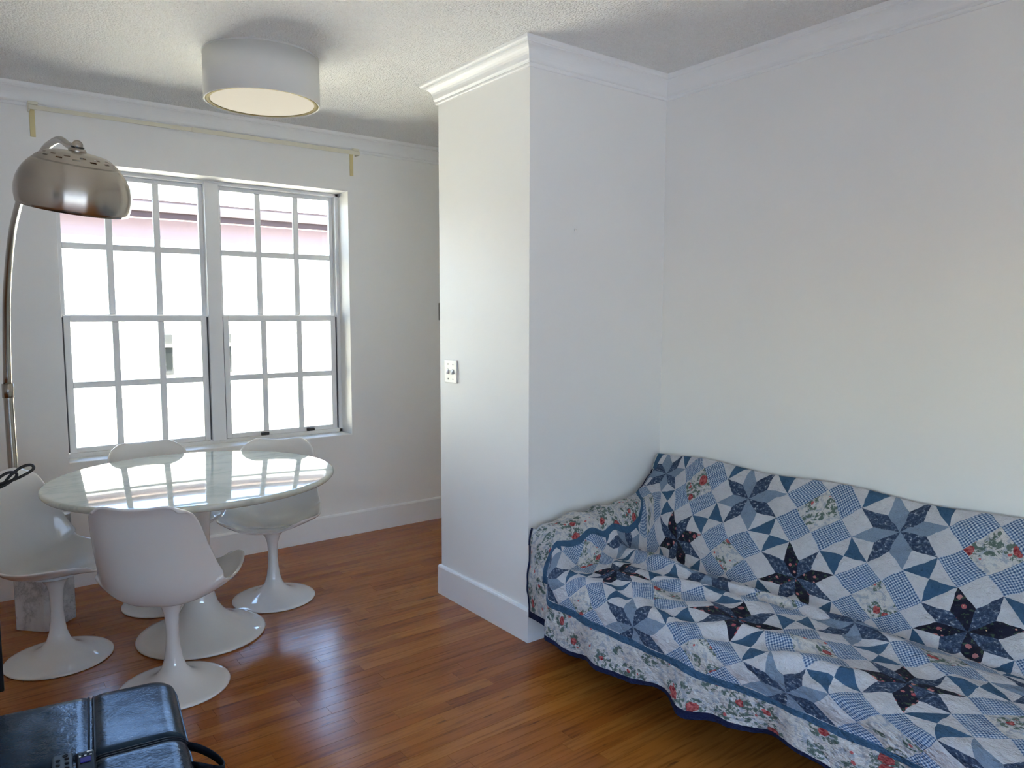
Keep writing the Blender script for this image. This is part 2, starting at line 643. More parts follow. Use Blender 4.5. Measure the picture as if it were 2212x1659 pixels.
# ------------------------------------------------------------------ chairs
M_FIBRE = simple('white_moulded_shell', (0.80, 0.785, 0.765), 0.06, 0, 0.8)
M_ENAMEL = simple('cream_enamel', (0.80, 0.775, 0.725), 0.05, 0, 0.8)

PROF = [(0.272, 0.428, 0.150, 0.052), (0.255, 0.432, 0.205, 0.054), (0.190, 0.424, 0.238, 0.058), (0.095, 0.402, 0.252, 0.066),
        (0.0, 0.384, 0.252, 0.080), (-0.090, 0.382, 0.247, 0.098), (-0.160, 0.406, 0.243, 0.120), (-0.206, 0.470, 0.236, 0.130),
        (-0.228, 0.550, 0.226, 0.112), (-0.243, 0.636, 0.214, 0.085), (-0.255, 0.715, 0.202, 0.062), (-0.268, 0.778, 0.185, 0.042),
        (-0.287, 0.812, 0.150, 0.020)]


def chair_shell():
    NV, NU = 40, 28
    v, f = [], []
    for i in range(NV + 1):
        t = i / NV
        x, z, w, k = catmull(PROF, t)
        xa, za, _, _ = catmull(PROF, max(t - 0.015, 0))
        xb, zb, _, _ = catmull(PROF, min(t + 0.015, 0.9999))
        tx, tz = xb - xa, zb - za
        l = math.hypot(tx, tz)
        nx, nz = tz / l, -tx / l          # normal towards the sitter
        for j in range(NU + 1):
            u = -1 + 2 * j / NU
            a = abs(u) ** 2.6
            px = x + nx * k * a
            pz = z + nz * k * a
            e = sstep(0.86, 1.0, t)
            pz += e * 0.016 * (u * u - 0.25) - e * 0.050 * abs(u) ** 7
            e2 = 1 - sstep(0.0, 0.10, t)
            px -= e2 * 0.03 * abs(u) ** 4
            v.append((px, u * w, pz))
    for i in range(NV):
        for j in range(NU):
            a = i * (NU + 1) + j
            f.append((a, a + NU + 1, a + NU + 2, a + 1))
    return v, f


def make_chair():
    root = empty('tulip_chair')
    v, f = chair_shell()
    sh = mesh('seat_shell', v, f, M_FIBRE, root, True)
    md = sh.modifiers.new('thick', 'SOLIDIFY')
    md.thickness = 0.011
    md.offset = 0.0
    md = sh.modifiers.new('round', 'SUBSURF')
    md.levels = 1
    md.render_levels = 1
    p = [(0.0, 0.0), (0.205, 0.0), (0.2105, 0.003), (0.211, 0.007), (0.207, 0.010), (0.190, 0.0140), (0.160, 0.020), (0.125, 0.029),
         (0.093, 0.042), (0.066, 0.061), (0.046, 0.088), (0.034, 0.126), (0.0275, 0.172), (0.0245, 0.220), (0.0245, 0.265),
         (0.028, 0.305), (0.037, 0.338), (0.054, 0.360), (0.080, 0.374), (0.098, 0.379), (0.0, 0.379)]
    Geo().lathe(p, 56).build('pedestal', M_FIBRE, root, True)
    return root


def copy_tree(o, parent=None):
    c = o.copy()
    COL.objects.link(c)
    c.parent = parent
    for ch in o.children:
        copy_tree(ch, c)
    return c


chair0 = make_chair()
CH = [((0.660, 3.125), 55, 'white moulded pedestal chair nearest the camera, its back turned to view'),
      ((1.314, 3.821), 241, 'white pedestal chair on the far right side of the round table by the baseboard'),
      ((0.320, 3.700), -45, 'white pedestal chair at the left edge in front of the marble lamp base'),
      ((0.842, 4.100), 274, 'white pedestal chair behind the table, directly under the window sill')]
for i, (p, a, lab) in enumerate(CH):
    o = chair0 if i == 0 else copy_tree(chair0)
    o.location = (p[0], p[1], 0.0)
    o.rotation_euler = (0, 0, math.radians(a))
    tag(o, lab, 'chair', 'white pedestal chairs around the round table')


# ------------------------------------------------------------------ table
def m_marble(name, base, vein, scale, rough, amount=0.7):
    t = NT(name)
    p = t.coord('Object')
    n = t.noise(p, scale * 0.6, 6.0, 0.65, 1)
    x, y, z = t.separate(p)
    nx, ny, nz = t.separate(n)
    q = t.combine(x + nx * 0.55, y * 1.8 + ny * 0.55, z + nz * 0.5)
    w = t.noise(q, scale, 4.0, 0.6)
    band = (w - 0.5).abs()
    f = t.ramp(band, [(0.0, (1, 1, 1)), (0.03, (0.55, 0.55, 0.55)), (0.10, (0.12, 0.12, 0.12)), (0.22, (0, 0, 0))])
    cloud = t.noise(p, scale * 0.8, 3.0)
    b2 = t.mix(cloud, base, tuple(c * 0.90 for c in base))
    c = t.mix(f * amount, b2, vein)
    return t.principled(c, rough, 0, 0.5)


M_MARBLE = m_marble('cream_marble', (0.78, 0.785, 0.67), (0.44, 0.48, 0.40), 2.6, 0.045, 0.55)
M_MARBLE_W = m_marble('grey_veined_marble', (0.72, 0.72, 0.71), (0.30, 0.30, 0.31), 5.0, 0.22, 0.75)
TC = (0.887, 3.585)
table = empty('pedestal_table', (TC[0], TC[1], 0))
tag(table, 'round pedestal dining table with a glossy cream marble top by the window', 'table')
zt = 0.764
p = [(0.0, zt - 0.036), (0.56, zt - 0.036), (0.596, zt - 0.033), (0.611, zt - 0.027), (0.6185, zt - 0.018), (0.6195, zt - 0.011), (0.617, zt - 0.004), (0.612, zt - 0.001),
     (0.605, zt), (0.0, zt)]
tt = Geo().lathe(p, 128).build('table_top', M_MARBLE, table, True)
p = [(0.0, 0.0), (0.276, 0.0), (0.283, 0.004), (0.284, 0.009), (0.279, 0.014), (0.255, 0.021), (0.215, 0.034), (0.173, 0.052), (0.133, 0.077),
     (0.098, 0.110), (0.074, 0.150), (0.060, 0.200), (0.052, 0.270), (0.048, 0.36), (0.048, 0.46), (0.053, 0.56), (0.068, 0.64),
     (0.098, 0.700), (0.140, 0.728), (0.0, 0.728)]
Geo().lathe(p, 72).build('pedestal', M_ENAMEL, table, True)


# ------------------------------------------------------------------ arc lamp
def m_brushed(name, col, rough):
    t = NT(name)
    p = t.coord('Object')
    x, y, z = t.separate(p)
    n = t.noise(t.combine(x * 4, y * 4, z * 300.0), 1.0, 2.0)
    tg = t.new('ShaderNodeTangent', direction_type='RADIAL', axis='Z')
    return t.principled(col, n * 0.05 + rough, 1.0, 0.5, None, Anisotropic=0.9, Anisotropic_Rotation=0.25, Tangent=tg.outputs[0])


M_NICKEL = m_brushed('brushed_nickel', (0.43, 0.39, 0.335), 0.22)
M_NICKEL_IN = simple('lamp_inner_white', (0.75, 0.74, 0.70), 0.5)
lamp = empty('arc_floor_lamp', (0.316, 4.175, 0))
tag(lamp, 'arc floor lamp with brushed nickel dome shade and tall veined marble block base', 'floor lamp')
LB = Vector((0.316, 4.175, 0))
hw, hd, ch_ = 0.100, 0.092, 0.016
poly = [(-hw + ch_, -hd), (hw - ch_, -hd), (hw, -hd + ch_), (hw, hd - ch_), (hw - ch_, hd), (-hw + ch_, hd), (-hw, hd - ch_), (-hw, -hd + ch_)]
ca, sa = math.cos(math.radians(44)), math.sin(math.radians(44))
poly = [(x * ca - y * sa, x * sa + y * ca) for x, y in poly]
blk = Geo().prism(poly, 0.0, 0.53).build('marble_block', M_MARBLE_W, lamp, bevel=0.003)
arc = [(0.221, 4.215, 0.50), (0.2205, 4.222, 0.66), (0.220, 4.228, 0.80), (0.2195, 4.235, 1.0), (0.219, 4.225, 1.16), (0.2215, 4.19, 1.32), (0.224, 4.13, 1.457),
       (0.2265, 4.06, 1.57), (0.230, 3.968, 1.661), (0.235, 3.85, 1.758), (0.241, 3.712, 1.842), (0.2475, 3.56, 1.899), (0.254, 3.407, 1.940),
       (0.267, 3.077, 1.995), (0.278, 2.81, 2.016), (0.284, 2.675, 2.014), (0.290, 2.518, 1.998), (0.2965, 2.40, 1.962), (0.3045, 2.312, 1.944)]
arc = [Vector(p) - LB for p in arc]
lower = [catmull(arc, 4 / (len(arc) - 1) * k / 10) for k in range(11)]
upper = [catmull(arc, 4 / (len(arc) - 1) + (1 - 4 / (len(arc) - 1)) * k / 44) for k in range(45)]
Geo().tube(lower, 0.0205, 14).build('lower_stem', M_NICKEL, lamp, True)
Geo().tube(upper, [0.0175 - 0.009 * k / 44 for k in range(45)], 14).build('arc_stem', M_NICKEL, lamp, True)
Geo().tube([arc[4] + Vector((0, 0.001, -0.05)), arc[4] + Vector((0, 0, 0.015))], 0.0245, 16).build('collar', M_NICKEL, lamp, True)
# dome shade
RS = 0.139
shade_c = Vector((0.296, 2.335, 1.824)) - LB
axis = Vector((0.074, -0.232, 0.96)).normalized()
q = Vector((0, 0, 1)).rotation_difference(axis)
prof = []
for k in range(15):
    a = math.radians(-18 + k * (44 + 18) / 14)
    prof.append((RS * math.cos(a), RS * 0.88 * math.sin(a) - 0.004))
g = Geo().lathe(prof, 64)
sh = g.build('lamp_shade', M_NICKEL, lamp, True)
md = sh.modifiers.new('thick', 'SOLIDIFY')
md.thickness = 0.002
md.offset = -1.0
md.material_offset = 1
sh.data.materials.append(M_NICKEL_IN)
sh.location = shade_c
sh.rotation_mode = 'QUATERNION'
sh.rotation_quaternion = q
# perforated cap: two rings of real slots
r0, z0 = prof[-1]
rings = [(r0 + 0.0015, z0 - 0.002)]
for a in (47.5, 49.5, 52.0, 54.5, 57.0, 61.0):
    rings.append((RS * math.cos(math.radians(a)) + 0.001, RS * 0.88 * math.sin(math.radians(a)) - 0.003))
r1, z1 = rings[-1]
for a in (0.75, 0.5, 0.25, 0.06):
    rings.append((r1 * a, z1 + 0.007 * (1 - a * a)))
NSEG = 70
v, f = [], []
for r, z in rings:
    for i in range(NSEG):
        v.append((r * math.cos(2 * PI * i / NSEG), r * math.sin(2 * PI * i / NSEG), z))
for k in range(len(rings) - 1):
    for i in range(NSEG):
        if (k == 2 and i % 5 in (0, 1)) or (k == 4 and i % 5 in (2, 3)):
            continue
        j = (i + 1) % NSEG
        f.append((k * NSEG + i, k * NSEG + j, (k + 1) * NSEG + j, (k + 1) * NSEG + i))
f.append(tuple((len(rings) - 1) * NSEG + i for i in range(NSEG)))
cap = mesh('perforated_cap', v, f, M_NICKEL, sh, True)
g = Geo().lathe([(0.0, 0.108), (0.020, 0.108), (0.022, 0.113), (0.018, 0.118), (0.011, 0.121), (0.010, 0.132), (0.0, 0.132)], 24)
g.build('socket_holder', M_NICKEL, sh, True)
Geo().lathe([(0.0, 0.1195), (0.0160, 0.1195), (0.0160, 0.1235), (0.0, 0.1235)], 20).build('socket_ring', M_BLACK, sh, True)
g = Geo().lathe([(0.0, -0.014), (0.011, -0.014), (0.013, -0.009), (0.013, 0.009), (0.011, 0.014), (0.0, 0.014)], 20)
sw = g.build('swivel_joint', M_NICKEL, lamp, True)
sw.location = Vector((0.3045, 2.308, 1.944)) - LB
sw.rotation_euler = (math.radians(75), 0, 0)
# bulb inside the shade
Geo().lathe([(0.0, 0.0), (0.018, 0.008), (0.028, 0.03), (0.026, 0.055), (0.014, 0.085), (0.013, 0.105)], 20).build('bulb', M_NICKEL_IN, sh, True)
# short end of flex at the base
hook = [(0.05, -0.07, 0.528), (0.045, -0.08, 0.555), (0.050, -0.09, 0.578), (0.058, -0.095, 0.582), (0.062, -0.095, 0.572), (0.056, -0.10, 0.566), (0.062, -0.105, 0.560), (0.070, -0.105, 0.564)]
Geo().tube([catmull(hook, k / 24) for k in range(25)], 0.004, 8).build('flex_end', M_RUBBER, lamp, True)

# ------------------------------------------------------------------ ceiling drum light
M_DRUM = simple('drum_fabric', (0.74, 0.73, 0.70), 0.85, 0, 0.2, (220, 0.15, 0.002))
M_BRASSY = simple('drum_inner_gold', (0.26, 0.205, 0.085), 0.6, 0, 0.05)


def m_diffuser():
    t = NT('lit_diffuser')
    return t.principled((0.54, 0.51, 0.455), 0.7, 0, 0.0, None, Emission_Color=(1.0, 0.89, 0.74, 1.0), Emission_Strength=0.075)


DR, DZ = 0.254, 0.205
drum = empty('ceiling_drum_light', (1.217, 3.495, CEIL))
tag(drum, 'flush white fabric drum light with lit cream diffuser on the textured ceiling', 'ceiling light')
Geo().lathe([(DR, 0.0), (DR, -DZ), (DR - 0.004, -DZ - 0.002), (DR - 0.007, -DZ), (DR - 0.007, 0.0)], 96, close=True).build('drum_shade', M_DRUM, drum, True)
Geo().lathe([(DR - 0.007, -DZ + 0.002), (DR - 0.026, -DZ + 0.002), (DR - 0.026, -DZ + 0.010), (DR - 0.007, -DZ + 0.010)], 96, close=True).build('gold_rim', M_BRASSY, drum, True)
Geo().lathe([(0.0, -DZ + 0.004), (DR - 0.0265, -DZ + 0.004), (DR - 0.0265, -DZ + 0.009), (0.0, -DZ + 0.009)], 96).build('diffuser', m_diffuser(), drum)
Geo().lathe([(DR + 0.002, -0.0005), (DR + 0.002, -0.008), (DR - 0.006, -0.008), (DR - 0.006, -0.0005)], 96, close=True).build('top_ring', M_DRUM, drum, True)

# ------------------------------------------------------------------ curtain rod
M_ROD = simple('cream_rod_enamel', (0.78, 0.74, 0.60), 0.4)
M_BRACKET = simple('yellowed_bracket', (0.68, 0.58, 0.30), 0.45)
rod = empty('curtain_rod', (1.32, 4.645, 2.55))
tag(rod, 'thin cream curtain rod on two brackets above the window', 'curtain rod')
Geo().box(-0.925, -0.10, -0.070, -0.062, -0.010, 0.012).box(-0.925, -0.915, -0.062, -0.002, -0.010, 0.012).build('rod_section', M_ROD, rod, bevel=0.002)
Geo().box(-0.14, 0.90, -0.0745, -0.0705, -0.012, 0.014).box(0.895, 0.90, -0.0705, -0.002, -0.012, 0.014).build('rod_section', M_ROD, rod, bevel=0.0015)
for bx in (-0.905, 0.872):
    b = Geo().box(bx - 0.012, bx + 0.012, -0.006, 0.0, -0.135, 0.03).build('bracket', M_BRACKET, rod, bevel=0.001)
    Geo().box(bx - 0.022, bx + 0.022, -0.080, -0.004, 0.0125, 0.028).build('bracket_clip', M_ROD, b, bevel=0.003)

# ------------------------------------------------------------------ switch and wall bits
M_PLATE = simple('switch_plate_ivory', (0.76, 0.75, 0.71), 0.35)
M_SCREW = simple('screw_metal', (0.25, 0.24, 0.22), 0.4, 0.8)
sw = empty('light_switch', (2.065, 3.235, 1.21))
tag(sw, 'ivory double toggle light switch plate on the white partition wall', 'light switch')
Geo().box(-0.007, 0.0, -0.058, 0.058, -0.058, 0.058).build('switch_plate', M_PLATE, sw, bevel=0.003)
for sy in (-0.023, 0.023):
    t_ = Geo()
    t_.v = [(-0.007, sy - 0.005, -0.012), (-0.007, sy + 0.005, -0.012), (-0.007, sy + 0.005, 0.012), (-0.007, sy - 0.005, 0.012),
            (-0.019, sy - 0.004, -0.012), (-0.019, sy + 0.004, -0.012), (-0.0175, sy + 0.004, -0.003), (-0.0175, sy - 0.004, -0.003)]
    t_.f = [(0, 1, 2, 3), (4, 7, 6, 5), (0, 4, 5, 1), (1, 5, 6, 2), (2, 6, 7, 3), (3, 7, 4, 0)]
    t_.build('toggle', M_PLATE, sw)
    Geo().box(-0.0074, -0.0068, sy - 0.0065, sy + 0.0065, -0.014, 0.014).build('toggle_slot', M_SCREW, sw)
    for sz in (-0.038, 0.038):
        g = Geo().lathe([(0.0, 0.0), (0.0042, 0.0), (0.0036, 0.0012), (0.0, 0.0014)], 12)
        s_ = g.build('screw', M_SCREW, sw, True)
        s_.location = (-0.007, sy, sz)
        s_.rotation_euler = (0, -PI / 2, 0)
M_GREYPLATE = simple('grey_plate', (0.34, 0.32, 0.28), 0.45)
th = empty('wall_thermostat', (2.885, 4.645, 1.525))
tag(th, 'small grey wall control half hidden behind the partition edge', 'wall control')
Geo().box(-0.030, 0.045, -0.006, 0.0, -0.062, 0.062).build('back_plate', M_GREYPLATE, th, bevel=0.002)
Geo().box(-0.024, 0.040, -0.024, -0.006, -0.052, 0.052).build('cover', M_GREYPLATE, th, bevel=0.004)
Geo().lathe([(0.0, 0.0), (0.007, 0.0), (0.006, 0.004), (0.0, 0.005)], 16).build('wall_anchor', M_PLATE, None, True)
na = bpy.data.objects['wall_anchor']
na.location = (2.336, 2.595, 1.89)
na.rotation_euler = (PI / 2, 0, 0)
tag(na, 'tiny white wall anchor in the bare grey wall above the sofa', 'wall anchor')


# ------------------------------------------------------------------ leather ottoman
def m_leather():
    t = NT('dark_leather')
    p = t.coord('Object')
    v = E(t, t.voronoi(p, 160.0).outputs['Distance'])
    n = t.noise(p, 14.0, 4.0, 0.6)
    w = t.noise(p, 34.0, 3.0, 0.6)
    return t.principled((0.012, 0.021, 0.032), t.noise(p, 20.0, 2.0) * 0.10 + 0.19, 0, 0.20, t.bump(v * 0.10 + n * 0.35 + w * 0.60, 0.26, 0.006), Specular_Tint=(0.16, 0.50, 1.0, 1.0))


M_LEATHER = m_leather()
M_SEAM = simple('leather_piping', (0.006, 0.009, 0.015), 0.4, 0, 0.15)
ott = empty('leather_ottoman', (0.012, 1.925, 0), math.radians(-7.5))
tag(ott, 'low dark blue black leather ottoman with piped seams in the bottom left corner', 'ottoman')
OX0, OX1, OY0, OY1 = -0.42, 0.42, -0.42, 0.42
Geo().box(OX0 + 0.02, OX1 - 0.02, OY0 + 0.02, OY1 - 0.02, 0.03, 0.36).build('body', M_LEATHER, ott, bevel=0.02, seg=3)
for a in (-1, 1):
    for b in (-1, 1):
        Geo().lathe([(0.0, 0.0), (0.02, 0.0), (0.024, 0.03), (0.0, 0.03)], 16, (a * 0.34, b * 0.34, 0)).build('foot', M_BLACK, ott, True)
# lid cushion with slightly puffed panels
xs = [OX0, -0.192, 0.196, OX1]
SEAMX, SEAMY = (0.205, -0.19), (0.050,)
NX = NY = 84
v, f = [], []


def lid_z(x, y):
    d = min(x - OX0, OX1 - x, y - OY0, OY1 - y)
    e = max(0.0, 0.06 - d) / 0.06
    z = 0.450 - 0.042 * (1 - math.sqrt(max(0.0, 1 - e * e)))
    for s in SEAMX:
        z -= 0.008 * math.exp(-((x - s) / 0.012) ** 2)
    for s in SEAMY:
        z -= 0.008 * math.exp(-((y - s) / 0.012) ** 2)
    z += 0.003 * noise.noise(Vector((x * 5, y * 5, 2.0))) + 0.0008 * noise.noise(Vector((x * 19, y * 15, 5.0)))
    return z


for i in range(NX + 1):
    for j in range(NY + 1):
        x = OX0 + (OX1 - OX0) * i / NX
        y = OY0 + (OY1 - OY0) * j / NY
        z = lid_z(x, y)
        ka, kb2 = abs(x) - (OX1 - 0.07), abs(y) - (OY1 - 0.07)
        if ka > 0 and kb2 > 0:                       # rounded corners in plan
            kk = max(ka, kb2) / math.hypot(ka, kb2)
            x = math.copysign(OX1 - 0.07 + ka * kk, x)
            y = math.copysign(OY1 - 0.07 + kb2 * kk, y)
        v.append((x, y, z))
for i in range(NX):
    for j in range(NY):
        a = i * (NY + 1) + j
        f.append((a, a + NY + 1, a + NY + 2, a + 1))
edge = [i * (NY + 1) for i in range(NX + 1)] + [NX * (NY + 1) + j for j in range(1, NY + 1)] + \
       [i * (NY + 1) + NY for i in range(NX - 1, -1, -1)] + [j for j in range(NY - 1, 0, -1)]
nb0 = len(v)
for k in edge:
    v.append((v[k][0], v[k][1], 0.365))
ne = len(edge)
for k in range(ne):
    l = (k + 1) % ne
    f.append((edge[k], nb0 + k, nb0 + l, edge[l])[::-1])
f.append(tuple(nb0 + k for k in range(ne))[::-1])
lid = mesh('lid_cushion', v, f, M_LEATHER, ott, True)
for s in SEAMX:
    for o_ in (-0.006, 0.006):
        Geo().tube([(s + o_, OY0 + 0.01 + (OY1 - OY0 - 0.02) * k / 40, lid_z(s + o_, OY0 + 0.01 + (OY1 - OY0 - 0.02) * k / 40) + 0.0015) for k in range(41)], 0.003, 6).build('piping', M_SEAM, lid, True)
for o_ in (-0.005, 0.005):
    Geo().tube([(0.212 + (OX1 - 0.218) * k / 24, SEAMY[0] + o_, lid_z(0.212 + (OX1 - 0.218) * k / 24, SEAMY[0] + o_) + 0.0015) for k in range(25)], 0.003, 6).build('piping', M_SEAM, lid, True)
st = []
for k in range(17):
    a = k / 16 * PI
    st.append((OX1 - 0.008 + 0.075 * math.sin(a) ** 0.8, 0.002 + 0.048 * math.cos(a) - 0.030 * math.sin(a), 0.415 - 0.035 * math.sin(a)))
# strap as a flat band
v, f = [], []
for p in st:
    for dz, dd in ((-0.011, 0.0), (0.011, 0.0), (0.011, 0.004), (-0.011, 0.004)):
        v.append((p[0] + dd, p[1], p[2] + dz))
for k in range(16):
    for e in range(4):
        f.append((k * 4 + e, k * 4 + (e + 1) % 4, k * 4 + 4 + (e + 1) % 4, k * 4 + 4 + e))
f.append((3, 2, 1, 0))
f.append((64, 65, 66, 67))
mesh('strap_handle', v, f, M_SEAM, ott, True)

# remotes lying on the ottoman
M_REM_G = simple('grey_blue_plastic', (0.045, 0.065, 0.085), 0.5, 0, 0.2)
M_REM_B = simple('remote_black', (0.008, 0.008, 0.012), 0.5, 0, 0.1)
M_BTN_W = simple('button_white', (0.62, 0.62, 0.62), 0.4)
M_BTN_P = simple('button_purple', (0.03, 0.022, 0.20), 0.5, 0, 0.1)
M_BTN_D = simple('button_dark', (0.012, 0.012, 0.015), 0.6, 0, 0.1)


def remote(name, label, loc, rz, w, L, mat):
    r = empty(name, loc, math.radians(rz))
    tag(r, label, 'remote control')
    Geo().box(-w / 2, w / 2, -L, 0, 0.0, 0.019).build('case', mat, r, bevel=0.006, seg=3)
    return r


ra = remote('remote_control', 'grey blue remote control lying on the leather ottoman', (0.164, 1.966, 0.4515), -6, 0.042, 0.17, M_REM_G)
for k in range(6):
    for c in (-0.009, 0.009):
        Geo().lathe([(0.0, 0.0), (0.0048, 0.0), (0.0048, 0.002), (0.0, 0.0025)], 14, (c, -0.030 - 0.020 * k, 0.019)).build('button', M_BTN_D, ra, True)
Geo().lathe([(0.0035, 0.0), (0.0058, 0.0), (0.0058, 0.0012), (0.0035, 0.0012)], 18, (0.006, -0.014, 0.019), True).build('power_button', M_BTN_D, ra, True)
rb = remote('remote_control', 'black remote control with white and purple buttons lying on the leather ottoman', (0.209, 1.950, 0.4515), -6, 0.040, 0.15, M_REM_B)
for bx, bm_ in ((-0.009, M_REM_G), (0.009, M_BTN_W)):
    Geo().box(bx - 0.006, bx + 0.006, -0.012, -0.0085, 0.019, 0.0205).build('button', bm_, rb)
    Geo().box(bx - 0.006, bx + 0.006, -0.019, -0.0165, 0.019, 0.0205).build('button', M_REM_G, rb)
for bx in (-0.011, 0.0, 0.011):
    Geo().box(bx - 0.0022, bx + 0.0022, -0.027, -0.0235, 0.019, 0.0205).build('button', M_BTN_W, rb)
Geo().box(-0.011, 0.011, -0.056, -0.034, 0.019, 0.0215).build('direction_pad', M_BTN_P, rb, bevel=0.002)

# ------------------------------------------------------------------ television (its edge just enters on the left)
tv = empty('television', (-0.235, 2.75, 0.30))
tag(tv, 'black flat television whose right edge just enters at the left', 'television')
Geo().box(-0.32, 0.32, -0.018, 0.022, 0.027, 0.66).build('casing', M_BLACK, tv, bevel=0.004)
Geo().box(-0.308, 0.308, -0.0195, -0.018, 0.042, 0.648).build('screen', simple('screen_black', (0.006, 0.006, 0.008), 0.08), tv)
Geo().box(-0.15, 0.15, -0.10, 0.10, 0.0, 0.012).box(-0.05, 0.05, 0.0, 0.02, 0.01, 0.04).build('stand', M_BLACK, tv, bevel=0.003)
bench = empty('media_bench', (-0.33, 2.78, 0))
tag(bench, 'low black bench carrying the television', 'bench')
Geo().box(-0.30, 0.30, -0.17, 0.17, 0.265, 0.30).build('bench_top', M_BLACK, bench, bevel=0.003)
for a in (-0.28, 0.25):
    Geo().box(a, a + 0.03, -0.16, 0.16, 0.0, 0.265).build('leg_panel', M_BLACK, bench)
Geo().box(-0.25, 0.25, -0.15, 0.15, 0.10, 0.12).build('shelf', M_BLACK, bench)
# looped cord hanging over the television's top corner
cp = [(-0.10, 2.775, 0.969), (0.02, 2.772, 0.969), (0.085, 2.762, 0.976), (0.13, 2.75, 0.985), (0.17, 2.748, 1.000), (0.196, 2.748, 1.017), (0.190, 2.748, 1.030), (0.165, 2.748, 1.026),
      (0.135, 2.75, 1.003), (0.112, 2.755, 0.975), (0.085, 2.74, 0.975), (0.10, 2.742, 0.996), (0.128, 2.742, 1.014), (0.150, 2.742, 1.010),
      (0.146, 2.742, 0.995), (0.118, 2.742, 0.976), (0.09, 2.74, 0.969), (0.03, 2.745, 0.969), (-0.08, 2.75, 0.969)]
co = Geo().tube([catmull(cp, k / 150) for k in range(151)], 0.0045, 8).build('looped_cord', M_RUBBER, None, True)
tag(co, 'thin black cord looped above the leftmost chair at the left edge', 'cord')

# ------------------------------------------------------------------ sofa under the quilt
M_FUTON = simple('black_futon_cloth', (0.014, 0.013, 0.016), 0.9)
M_SOFALEG = simple('dark_wood_leg', (0.03, 0.014, 0.008), 0.5)
sofa = empty('sofa', (2.45, 1.5, 0))
tag(sofa, 'dark sofa hidden beneath the patchwork quilt against the right wall', 'sofa')


def sb(name, mat, x0, x1, y0, y1, z0, z1, bev=0.02):
    return Geo().box(x0 - 2.45, x1 - 2.45, y0 - 1.5, y1 - 1.5, z0, z1).build(name, mat, sofa, bevel=bev, seg=3)


sb('seat_frame', M_FUTON, 2.06, 2.80, 0.50, 2.53, 0.17, 0.27, 0.01)
sb('seat_cushion', M_FUTON, 2.04, 2.55, 0.60, 2.36, 0.27, 0.355, 0.03)
bk = Geo()
bk.v = [(0.16, -1.0, 0.25), (0.16, 1.03, 0.25), (0.475, 1.03, 0.25), (0.475, -1.0, 0.25),
        (0.42, -1.0, 0.765), (0.42, 1.03, 0.765), (0.475, 1.03, 0.775), (0.475, -1.0, 0.775)]
bk.f = [(0, 3, 2, 1), (4, 5, 6, 7), (0, 1, 5, 4), (1, 2, 6, 5), (2, 3, 7, 6), (3, 0, 4, 7)]
bk.build('backrest', M_FUTON, sofa, bevel=0.012)
sb('armrest', M_FUTON, 2.11, 2.70, 2.44, 2.54, 0.17, 0.555, 0.02)
for a in (2.20, 2.74):
    for b in (0.55, 2.46):
        sb('leg', M_SOFALEG, a - 0.025, a + 0.025, b - 0.025, b + 0.025, 0.0, 0.18, 0.004)


